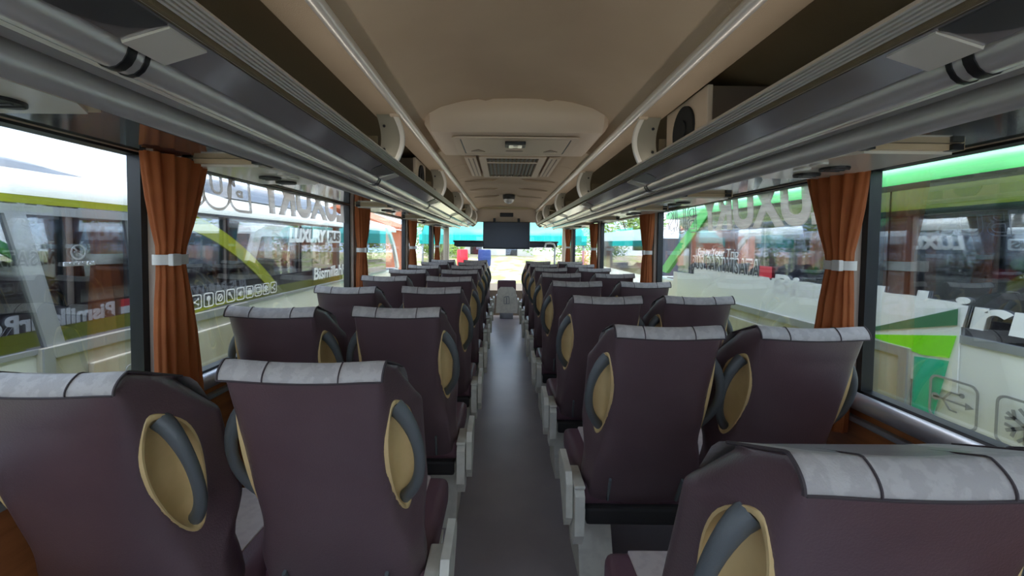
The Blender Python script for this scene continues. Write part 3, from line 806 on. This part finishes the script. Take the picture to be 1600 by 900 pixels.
ICON = {}
def icon(kind, m, T, th):
    if kind == 'plug':
        poly2d(m, circ(.22, 14), lambda u, v, w: T(u, v + .12, w), th); poly2d(m, [(-.06, -.45), (.06, -.45), (.06, 0), (-.06, 0)], T, th)
    elif kind == 'stop':
        ring2d(m, circ(.34, 20), circ(.25, 20), T, th); poly2d(m, [(-.24, -.18), (-.18, -.24), (.24, .18), (.18, .24)], T, th)
    elif kind == 'mic':
        poly2d(m, circ(.16, 12), lambda u, v, w: T(u - .15, v + .18, w), th); poly2d(m, [(-.12, .12), (-.02, .20), (.30, -.30), (.22, -.36)], T, th)
    elif kind == 'sound':
        poly2d(m, [(-.3, -.12), (-.12, -.12), (.1, -.32), (.1, .32), (-.12, .12), (-.3, .12)], T, th); poly2d(m, [(.2, -.2), (.28, -.2), (.28, .2), (.2, .2)], T, th)
    elif kind == 'case':
        poly2d(m, [(-.34, -.26), (.34, -.26), (.34, .18), (-.34, .18)], T, th); ring2d(m, [(-.16, .18), (-.16, .34), (.16, .34), (.16, .18)], [(-.1, .18), (-.1, .28), (.1, .28), (.1, .18)], T, th)
    elif kind == 'screen':
        ring2d(m, rrect(0, .06, .7, .5, .05), rrect(0, .06, .56, .36, .03), T, th); poly2d(m, [(-.2, -.34), (.2, -.34), (.2, -.26), (-.2, -.26)], T, th)
    elif kind == 'snow':
        for a in (0, 60, 120):
            ca, sa = math.cos(R(a + 90)), math.sin(R(a + 90))
            poly2d(m, [(ca * .36 - sa * .035, sa * .36 + ca * .035), (-ca * .36 - sa * .035, -sa * .36 + ca * .035), (-ca * .36 + sa * .035, -sa * .36 - ca * .035), (ca * .36 + sa * .035, sa * .36 - ca * .035)], T, th)
        for a in range(0, 360, 60):
            c0 = Vector((math.cos(R(a + 90)), math.sin(R(a + 90)))) * .2
            for db_ in (-45, 45):
                e = Vector((math.cos(R(a + 90 + db_)), math.sin(R(a + 90 + db_)))); nrm = Vector((-e.y, e.x)) * .03
                q = [c0 + nrm, c0 - nrm, c0 + e * .17 - nrm, c0 + e * .17 + nrm]
                poly2d(m, [tuple(p) for p in q], T, th * .9)
    elif kind == 'usb':
        poly2d(m, [(-.40, -.02), (.28, -.02), (.28, .02), (-.40, .02)], T, th)
        poly2d(m, circ(.085, 12), lambda u, v, w: T(u - .36, v, w), th)
        poly2d(m, [(.26, .08), (.26, -.08), (.42, 0)], T, th)
        for sg, l in ((1, .16), (-1, .1)):
            poly2d(m, [(-.22, 0), (-.17, 0), (-.02, sg * .19), (-.06, sg * .21)], T, th * .9)
            poly2d(m, [(-.05, sg * .18), (l, sg * .18), (l, sg * .215), (-.05, sg * .215)], T, th * .8)
        poly2d(m, circ(.055, 10), lambda u, v, w: T(u - .0 + .18, v + .2, w), th)
    elif kind == 'share':
        for p in ((-.2, 0), (.2, .22), (.2, -.22)): poly2d(m, circ(.09, 10), lambda u, v, w, p=p: T(u + p[0], v + p[1], w), th)
        poly2d(m, [(-.2, .03), (-.2, -.03), (.2, .19), (.2, .25)], T, th * .9); poly2d(m, [(-.2, .03), (-.2, -.03), (.2, -.25), (.2, -.19)], T, th * .8)

def bus_shell(name, label, s, xn, yA, yB, roof_mat, body_mat, zb, zt, pane_edges, sash='bus_black', depth=2.45, roof_top=2.08, nose=.9):
    """s: side of our bus it stands on; xn: near face |x|"""
    t = thing(name, label, 'bus', (s * (xn + depth / 2), (yA + yB) / 2, GZ))
    X = lambda d: s * (xn + d)
    def B(x0, x1, *a, **k):
        return MB().box(min(X(x0), X(x1)), max(X(x0), X(x1)), *a, **k)
    B(0, depth, yA, yB, GZ + .35, zb, bev=.03).build('lower_body', body_mat, t)
    prof = [(0, zt), (0, zt + .06), (.015, zt + .085), (.05, zt + .11), (.16, zt + .14), (.34, zt + .19), (.75, zt + .30), (depth / 2, zt + .38)]
    pf = [(X(a), b) for a, b in prof] + [(X(depth - a), b) for a, b in prof[::-1][1:]]
    MB().prism(pf, 'y', yA, yB - .25).build('roof', roof_mat, t, True, 50)
    B(.02, depth - .02, yA + .02, yB - .3, zb - .02, zb + .005).build('cabin_floor', 'dark_seat', t)
    for e in pane_edges[1:-1]:
        B(.02, .06, e - .03, e + .03, zb, zt).build('window_post', 'black_plastic', t)
        B(depth - .06, depth - .02, e - .03, e + .03, zb, zt).build('window_post', 'black_plastic', t)
    for a, b in zip(pane_edges, pane_edges[1:]):
        B(.002, .012, a + .006, b - .006, zb - .004, zt + .004).build('window_pane', 'bus_glass', t)
        B(depth - .012, depth - .002, a + .006, b - .006, zb, zt).build('far_window_pane', 'bus_glass', t)
    B(.02, depth - .02, yA, yA + .05, zb, zt).build('rear_wall', body_mat, t)
    y = yA + .8; k = 0
    while y < yB - 1.2:
        for dx in (.42, .92):
            mm = MB(); mm.box(X(dx) - .21, X(dx) + .21, y, y + .12, zb - .05, zb + .36, .05, 3)
            mm.build('seat_back', 'blue_seat' if k % 3 == 0 else 'dark_seat', t, True)
        y += .78; k += 1
    for yy in (yA + 1.4, yB - 1.6):
        mm = MB(); mm.disc((X(.10), yy, GZ + .48), 'x', .48, .26, 28); wh = mm.build('wheel', 'rubber', t, True)
        mm = MB(); mm.disc((X(-.035), yy, GZ + .48), 'x', .25, .02, 20); mm.build('hub', 'bus_grey', wh)
    return t, X, B

# --- left neighbour: white bus with lime swoosh
xa = 2.30
A_, XA, BA = bus_shell('parked_bus', 'white parked bus with lime swoosh close outside the left windows', -1, xa, -5.0, 9.0, 'bus_white', 'bus_white', .80, 1.55,
                       [-4.9, -2.2, .2, 2.75, 4.9, 7.0, 8.0])
BA(-.006, .01, -4.9, 2.9, 1.512, 1.548).build('lime_band', 'bus_lime', A_)
BA(-.012, .012, -4.9, 8.0, .79, .815).build('lower_sash', 'bus_grey', A_)
BA(-.012, .012, -4.9, 2.8, 1.46, 1.505).build('upper_sash', 'bus_grey', A_)
# slanted stiles of the sliding window
for e0, e1, w_ in ((1.86, 2.02, .085), (2.47, 2.56, .05)):
    MB().prism([(e1, .815), (e1 + w_, .815), (e0 + w_, 1.46), (e0, 1.46)], 'x', XA(-.014), XA(.010)).build('slanted_stile', 'bus_grey', A_)
# lime swoosh over the panes
T = lambda u, v, w: Vector((XA(-.004) + .0 + w, u, v))
m = MB(); top = []; bot = []
for k in range(17):
    q = k / 16; yy = 2.75 + 1.3 * q
    z = 1.53 - .62 * q ** 1.7
    top.append((yy + .04, z + .03)); bot.append((yy - .06, z - .07 + .045 * q))
poly2d(m, top + bot[::-1], T, .003); m.build('lime_swoosh', 'bus_lime', A_)
poly2d(m := MB(), [(2.75, .83), (4.05, .90), (4.05, .88), (3.0, .815), (2.75, .815)], T, .003); m.build('lime_sweep', 'bus_lime', A_)
kinds = ['share', 'plug', 'stop', 'mic', 'sound', 'case', 'screen', 'snow', 'share']
for i, kd in enumerate(kinds):
    cy = 3.02 + .128 * i; sz = .108
    m = MB(); T2 = lambda u, v, w, cy=cy: Vector((XA(-.008) + w * 1.0, cy + u, .895 + v))
    ring2d(m, rrect(0, 0, sz, sz, .022), rrect(0, 0, sz - .016, sz - .016, .016), T2, .002)
    icon(kd, m, lambda u, v, w, cy=cy: Vector((XA(-.008) + w, cy + u * sz * .85, .895 + v * sz * .85)), .002)
    m.build('amenity_icon', 'white_ink', A_)
text('lettering', 'LUXURY', 'white_ink', A_, (XA(-.006), 4.35, 1.345), (0, 1, 0), (0, 0, 1), .135, .92, bold=.012, shear=.15)
m = MB(); poly2d(m, rrect(5.52, 1.41, .44, .16, .03), lambda u, v, w: Vector((XA(-.004) + w, u, v)), .002); m.build('word_plate', 'white_ink', A_)
text('lettering', 'BUS', 'dark_ink', A_, (XA(-.008), 5.34, 1.36), (0, 1, 0), (0, 0, 1), .10, .36, bold=.006, shear=.1)
text('lettering', 'Bismillahhirrohman', 'white_ink', A_, (XA(-.006), 4.92, .89), (0, 1, 0), (0, 0, 1), .14, 1.9, bold=.004, shear=.1)
# dark pods along the roof edge
def pod(d0, d1, zb_, h, ys):
    m = MB(); rows = []
    for (yy, q) in ys:
        rows.append([m.bm.verts.new((XA(d0 + (d1 - d0) * (k / 10)), yy, zb_ + (h * q * math.sin(PI * min(.5, k / 10 + .02 if k else 0)) ** .7 if k < 6 else h * q * math.sin(PI * k / 10) ** .7))) for k in range(11)])
    for q, w in zip(rows, rows[1:]):
        for k in range(10): m.bm.faces.new((q[k], q[k + 1], w[k + 1], w[k]))
    m.bm.faces.new(rows[0]); m.bm.faces.new(rows[-1])
    m.build('roof_pod', 'pod', A_, True)
pod(.14, .9, 1.675, .13, [(-3.0, 1), (1.7, 1), (2.0, .95), (2.25, .8), (2.45, .5), (2.6, .04)])
pod(.30, 1.4, 1.74, .24, [(3.85, .05), (4.0, .8), (4.3, 1), (6.2, 1), (6.6, .8), (6.9, .05)])
# front pillar of the bus
m = MB(); pts = [(8.0, 1.62), (8.3, 1.50), (8.55, 1.30), (8.75, 1.05), (8.9, .80)]
poly2d(m, [(a - .06, b) for a, b in pts] + [(a + .10, b) for a, b in pts[::-1]], lambda u, v, w: Vector((XA(-.01) - w, u, v)), .05); m.build('front_pillar', 'bus_white', A_)
# our own bus as reflected in the glass, built as a solid panel
def add_reflection(T0, parent, ya, yb, zt, zbm, X):
    MB().box(min(X(-.03), X(.0)), max(X(-.03), X(.0)), ya, yb, zbm, zt, .006).build('reflection_panel', 'reflection_metal', parent)
    m = MB(); n = [(ya, zbm), (yb, zbm), (yb, zt), (ya, zt)]
    i_ = [(ya + .05, zbm + .05), (yb - .05, zbm + .05), (yb - .05, zt - .055), (ya + .05, zt - .055)]
    ring2d(m, n, i_, lambda u, v, w: Vector((X(-.03 - w), u, v)), .012); m.build('reflection_frame', 'bus_grey', parent)
    MB().box(min(X(-.06), X(-.03)), max(X(-.06), X(-.03)), ya + .22, yb - .1, zbm + .06, zt - .13, .008).build('reflection_moulding', 'reflection_metal', parent)
    MB().prism(rrect(ya + .48, zt - .30, .16, .20, .03), 'x', min(X(-.062), X(-.068)), max(X(-.062), X(-.068))).build('reflection_plate', 'bus_grey', parent)
add_reflection(None, A_, 1.98, 3.6, .815, .25, XA)

# --- right neighbour: white and green bus
xb = 2.30
B_, XB, BB = bus_shell('parked_bus', 'white and green parked bus close outside the right windows', 1, xb, -5.0, 6.3, 'bus_green', 'bus_white', .885, 1.72,
                       [-4.9, -2.4, -.2, 2.55, 4.0, 5.6])
BB(-.010, .012, -4.9, 5.3, .865, .905).build('lower_sash', 'bus_grey', B_)
BB(-.004, .012, -4.9, 5.2, 1.69, 1.725).build('upper_sash', 'bus_black', B_)
# slanted green front pillar
m = MB(); pts = [(4.85, 1.76), (5.05, 1.62), (5.35, 1.42), (5.75, 1.18), (6.1, .95)]
poly2d(m, [(a - .14, b) for a, b in pts] + [(a + .10, b + .02) for a, b in pts[::-1]], lambda u, v, w: Vector((XB(-.012) + w, u, v)), .05); m.build('front_pillar', 'bus_green', B_)
# white wrap with a cut end and green stripes
T = lambda u, v, w: Vector((XB(-.012) + w, u, v))
edge = [(5.7, .99)] + [(5.1, 1.0), (5.09, 1.085), (3.66, 1.075), (3.655, 1.055), (3.62, 1.055), (3.615, 1.075)] + [(3.5 - .1 * k, 1.073 + .005 * (k % 2)) for k in range(13)] + [(2.12, 1.07)]
m = MB(); poly2d(m, edge + [(2.12, .60), (5.7, .60)], T, .008); m.build('white_wrap', 'bus_white', B_)
T = lambda u, v, w: Vector((XB(-.018) + w, u, v))
m = MB(); poly2d(m, [(2.13, 1.04), (2.13, .955), (2.7, .80), (2.75, .79)], T, .004); m.build('wrap_stripe', 'deep_green', B_)
m = MB(); poly2d(m, [(2.13, .90), (2.16, .775), (2.30, .755), (2.66, .79)], T, .004); m.build('wrap_stripe', 'bright_green', B_)
m = MB(); poly2d(m, [(2.16, .76), (2.24, .36), (2.34, .36), (2.34, .735)], T, .004); m.build('wrap_stripe', 'teal_paint', B_)
text('lettering', 'Bismillahirrohman', 'white_ink', B_, (XB(-.010), 3.60, .955), (0, -1, 0), (0, 0, 1), .155, 2.95, bold=.006, shear=.1)
text('lettering', 'BUS PARIWISATA', 'dark_ink', B_, (XB(-.014), 5.14, 1.07), (0, -1, 0), (0, 0, 1), .145, 1.34, bold=.001, space=1.25)
text('lettering', 'BUS PARIWISATA', 'white_ink', B_, (XB(-.008), 5.145, 1.065), (0, -1, 0), (0, 0, 1), .155, 1.35, bold=.014, space=1.25)
text('lettering', 'Enjoy Your Trip', 'white_ink', B_, (XB(-.010), 5.0, 1.235), (0, -1, 0), (0, 0, 1), .085, .85, shear=.1)
MB().box(XB(-.010), XB(-.004), 3.63, 3.80, 1.07, 1.17).build('flag_stripe', 'red_ink', B_)
for kd, cy in (('usb', 2.125), ('snow', 1.82)):
    m = MB(); sz = .235
    ring2d(m, rrect(0, 0, sz, sz, .04), rrect(0, 0, sz - .022, sz - .022, .032), lambda u, v, w: Vector((XB(-.026) + w, cy - u, .555 + v)), .003)
    icon(kd, m, lambda u, v, w: Vector((XB(-.026) + w, cy - u * sz, .555 + v * sz)), .003)
    m.build('amenity_icon', 'grey_ink', B_)
add_reflection(None, B_, 2.36, 4.3, .775, .25, XB)

# --- far vehicles, awning, shed, trees
cb = thing('distant_coach', 'white coach with a big dark windscreen parked ahead on the right', 'coach', (3.9, 11.5, GZ))
m = MB(); poly2d(m, [(9.0, -.6), (9.05, .5), (9.45, 1.55), (9.9, 1.72), (14, 1.72), (14, -.6)], lambda u, v, w: Vector((3.2 + w, u, v)), 2.2); m.build('coach_body', 'bus_white', cb)
m = MB(); poly2d(m, [(9.02, .52), (9.44, 1.50), (9.48, 1.48), (9.1, .50)], lambda u, v, w: Vector((3.3 + w, u - .02, v)), 2.0); m.build('windscreen', 'bus_black', cb)
m = MB(); poly2d(m, [(9.35, .65), (9.7, 1.45), (13.5, 1.45), (13.5, .65)], lambda u, v, w: Vector((3.185 + w, u, v)), .03); m.build('side_glass', 'bus_black', cb)
for yy in (9.9, 12.8):
    m = MB(); m.disc((3.22, yy, GZ + .45), 'x', .45, .25, 24); m.build('wheel', 'rubber', cb, True)

aw = thing('teal_awning', 'bright teal tarpaulin awning stretched across the yard ahead of the windscreen', 'awning', (0, 15, GZ))
m = MB(); rows = []
for i in range(5):
    rows.append([m.bm.verts.new((-2.9 + 5.7 * k / 14, 14.2 + i * .8, 1.62 + .22 * i + .05 * math.sin(k * 1.7 + i) - (.22 if i == 0 else 0))) for k in range(15)])
for q, w in zip(rows, rows[1:]):
    for k in range(14): m.bm.faces.new((q[k], q[k + 1], w[k + 1], w[k]))
o = m.build('tarpaulin', 'tarp', aw, True)
md = o.modifiers.new('thick', 'SOLIDIFY'); md.thickness = .02
MB().box(-2.9, 2.8, 14.18, 14.2, 1.30, 1.62).build('valance', 'tarp', aw)
for x in (-2.8, 2.7):
    m = MB(); m.tube([(x, 14.25, GZ), (x, 14.25, 1.5)], .04, 8); m.build('post', 'bus_grey', aw, True)

sh = thing('brick_shed', 'orange brick shed standing beyond the left parked bus', 'shed', (-7, 18, GZ))
MB().box(-8.5, -4.9, 17, 21, GZ, 1.9).build('shed_wall', 'brick_red', sh)
m = MB(); m.prism([(-8.8, 1.9), (-6.7, 2.7), (-4.6, 1.9), (-4.6, 2.0), (-6.7, 2.82), (-8.8, 2.0)], 'y', 16.7, 21.3); m.build('shed_roof', 'brick_red', sh)
MB().box(-6.5, -5.7, 16.97, 17.02, GZ, 1.0).build('shed_door', 'bark', sh)

hs = thing('low_house', 'pale low house at the end of the yard seen through the windscreen', 'house', (0, 34, GZ))
MB().box(-6, 2.4, 33, 38, GZ, 2.1).build('house_wall', 'plaster', hs)
m = MB(); m.prism([(-6.4, 2.1), (-1.8, 3.6), (2.8, 2.1), (2.8, 2.25), (-1.8, 3.8), (-6.4, 2.25)], 'y', 32.5, 38.5); m.build('house_roof', 'brick_red', hs)
for x in (-4.6, -2.6, .2): MB().box(x, x + .9, 32.95, 33.02, .2, 1.2).build('house_window', 'bus_black', hs)

bk = MB()
rows = []
rnd = random.Random(5)
for i in range(7):
    rows.append([bk.bm.verts.new((-30 + 60 * k / 24, 22 + i * 2.2, GZ - .05 + (0, .5, .9, 1.15, 1.3, 1.4, 1.45)[i] + rnd.uniform(-.12, .12) * (i > 0))) for k in range(25)])
for q, w in zip(rows, rows[1:]):
    for k in range(24): bk.bm.faces.new((q[k], q[k + 1], w[k + 1], w[k]))
b = bk.build('earth_bank', 'earth_bank', None, True); struct(b)

pile = [(-2.6, 26.4, .34, 'red_ink', 'red barrel lying in the bright yard ahead', 'barrel'), (-1.2, 26.4, .40, 'blue_seat', 'blue barrel in the bright yard ahead', 'barrel')]
for x, y, r_, mt, lab, ct in pile:
    t = thing('barrel', lab, ct, (x, y, GZ + .88))
    GZ_, GZ = GZ, GZ + .88
    m = MB(); m.tube([(x, y, GZ), (x, y, GZ + .1), (x, y, GZ + .5), (x, y, GZ + .95), (x, y, GZ + 1.05)], [r_ * .92, r_, r_ * 1.04, r_, r_ * .92], 20); m.build('drum', mt, t, True)
    m = MB(); m.tube([(x, y, GZ + .48), (x, y, GZ + .55)], r_ * 1.08, 20); m.build('hoop', mt, t, True)
    GZ = GZ_

def tree(x, y, h, rad, mt, lab, seed, n=3600):
    t = thing('tree', lab, 'tree', (x, y, GZ), 'trees around the yard')
    m = MB(); rr = random.Random(seed)
    pts = [(x, y, GZ), (x + .1, y, GZ + h * .3), (x - .05, y + .1, GZ + h * .6), (x, y, GZ + h * .85)]
    m.tube(pts, [.17, .13, .09, .03], 8)
    for k in range(5):
        a = rr.uniform(0, 2 * PI); m.tube([(x, y, GZ + h * .5), (x + rad * .6 * math.cos(a), y + rad * .6 * math.sin(a), GZ + h * rr.uniform(.6, .85))], [.06, .02], 6)
    m.build('trunk', 'bark', t, True)
    V = []; F = []
    cl = [(Vector((x, y, GZ + h * .66)) + Vector((rr.gauss(0, .5), rr.gauss(0, .5), rr.gauss(0, .42))) * rad, rad * rr.uniform(.25, .5)) for _ in range(16)]
    for _ in range(n):
        c_, r_ = rr.choice(cl); d = Vector((rr.gauss(0, 1), rr.gauss(0, 1), rr.gauss(0, 1))).normalized() * r_ * rr.random() ** .33
        p = c_ + d; e = Vector((rr.gauss(0, 1), rr.gauss(0, 1), rr.gauss(0, .6))).normalized(); u = e.orthogonal().normalized()
        L = rr.uniform(.14, .3); wd = L * .4
        i0 = len(V); V += [p - e * L * .5, p + u * wd * .5, p + e * L * .5, p - u * wd * .5]; F.append((i0, i0 + 1, i0 + 2, i0 + 3))
    off = Vector(t.location)
    me = bpy.data.meshes.new('foliage'); me.from_pydata([v - off for v in V], [], F); me.materials.append(MATS[mt])
    o = bpy.data.objects.new('foliage', me); COL.objects.link(o); o.parent = t; o['kind'] = 'stuff'
for a in ((6.4, 21, 4.6, 2.4, 'leaf_light', 'pale green tree behind the white coach on the right', 1),
          (13.5, 18, 5.0, 2.6, 'leaf', 'darker green tree at the far right of the yard beyond the green bus', 2),
          (4.6, 29, 4.6, 2.4, 'leaf', 'green tree right of the pale house', 3),
          (-4.4, 29.5, 4.2, 2.0, 'leaf_light', 'light green tree left of the pale house', 4),
          (-13.5, 19, 3.0, 2.0, 'leaf', 'green tree behind the left parked bus beside the brick shed', 5),
          (-13, 11, 2.2, 1.6, 'leaf', 'low green tree seen through the panes of the left parked bus', 6)):
    tree(*a)
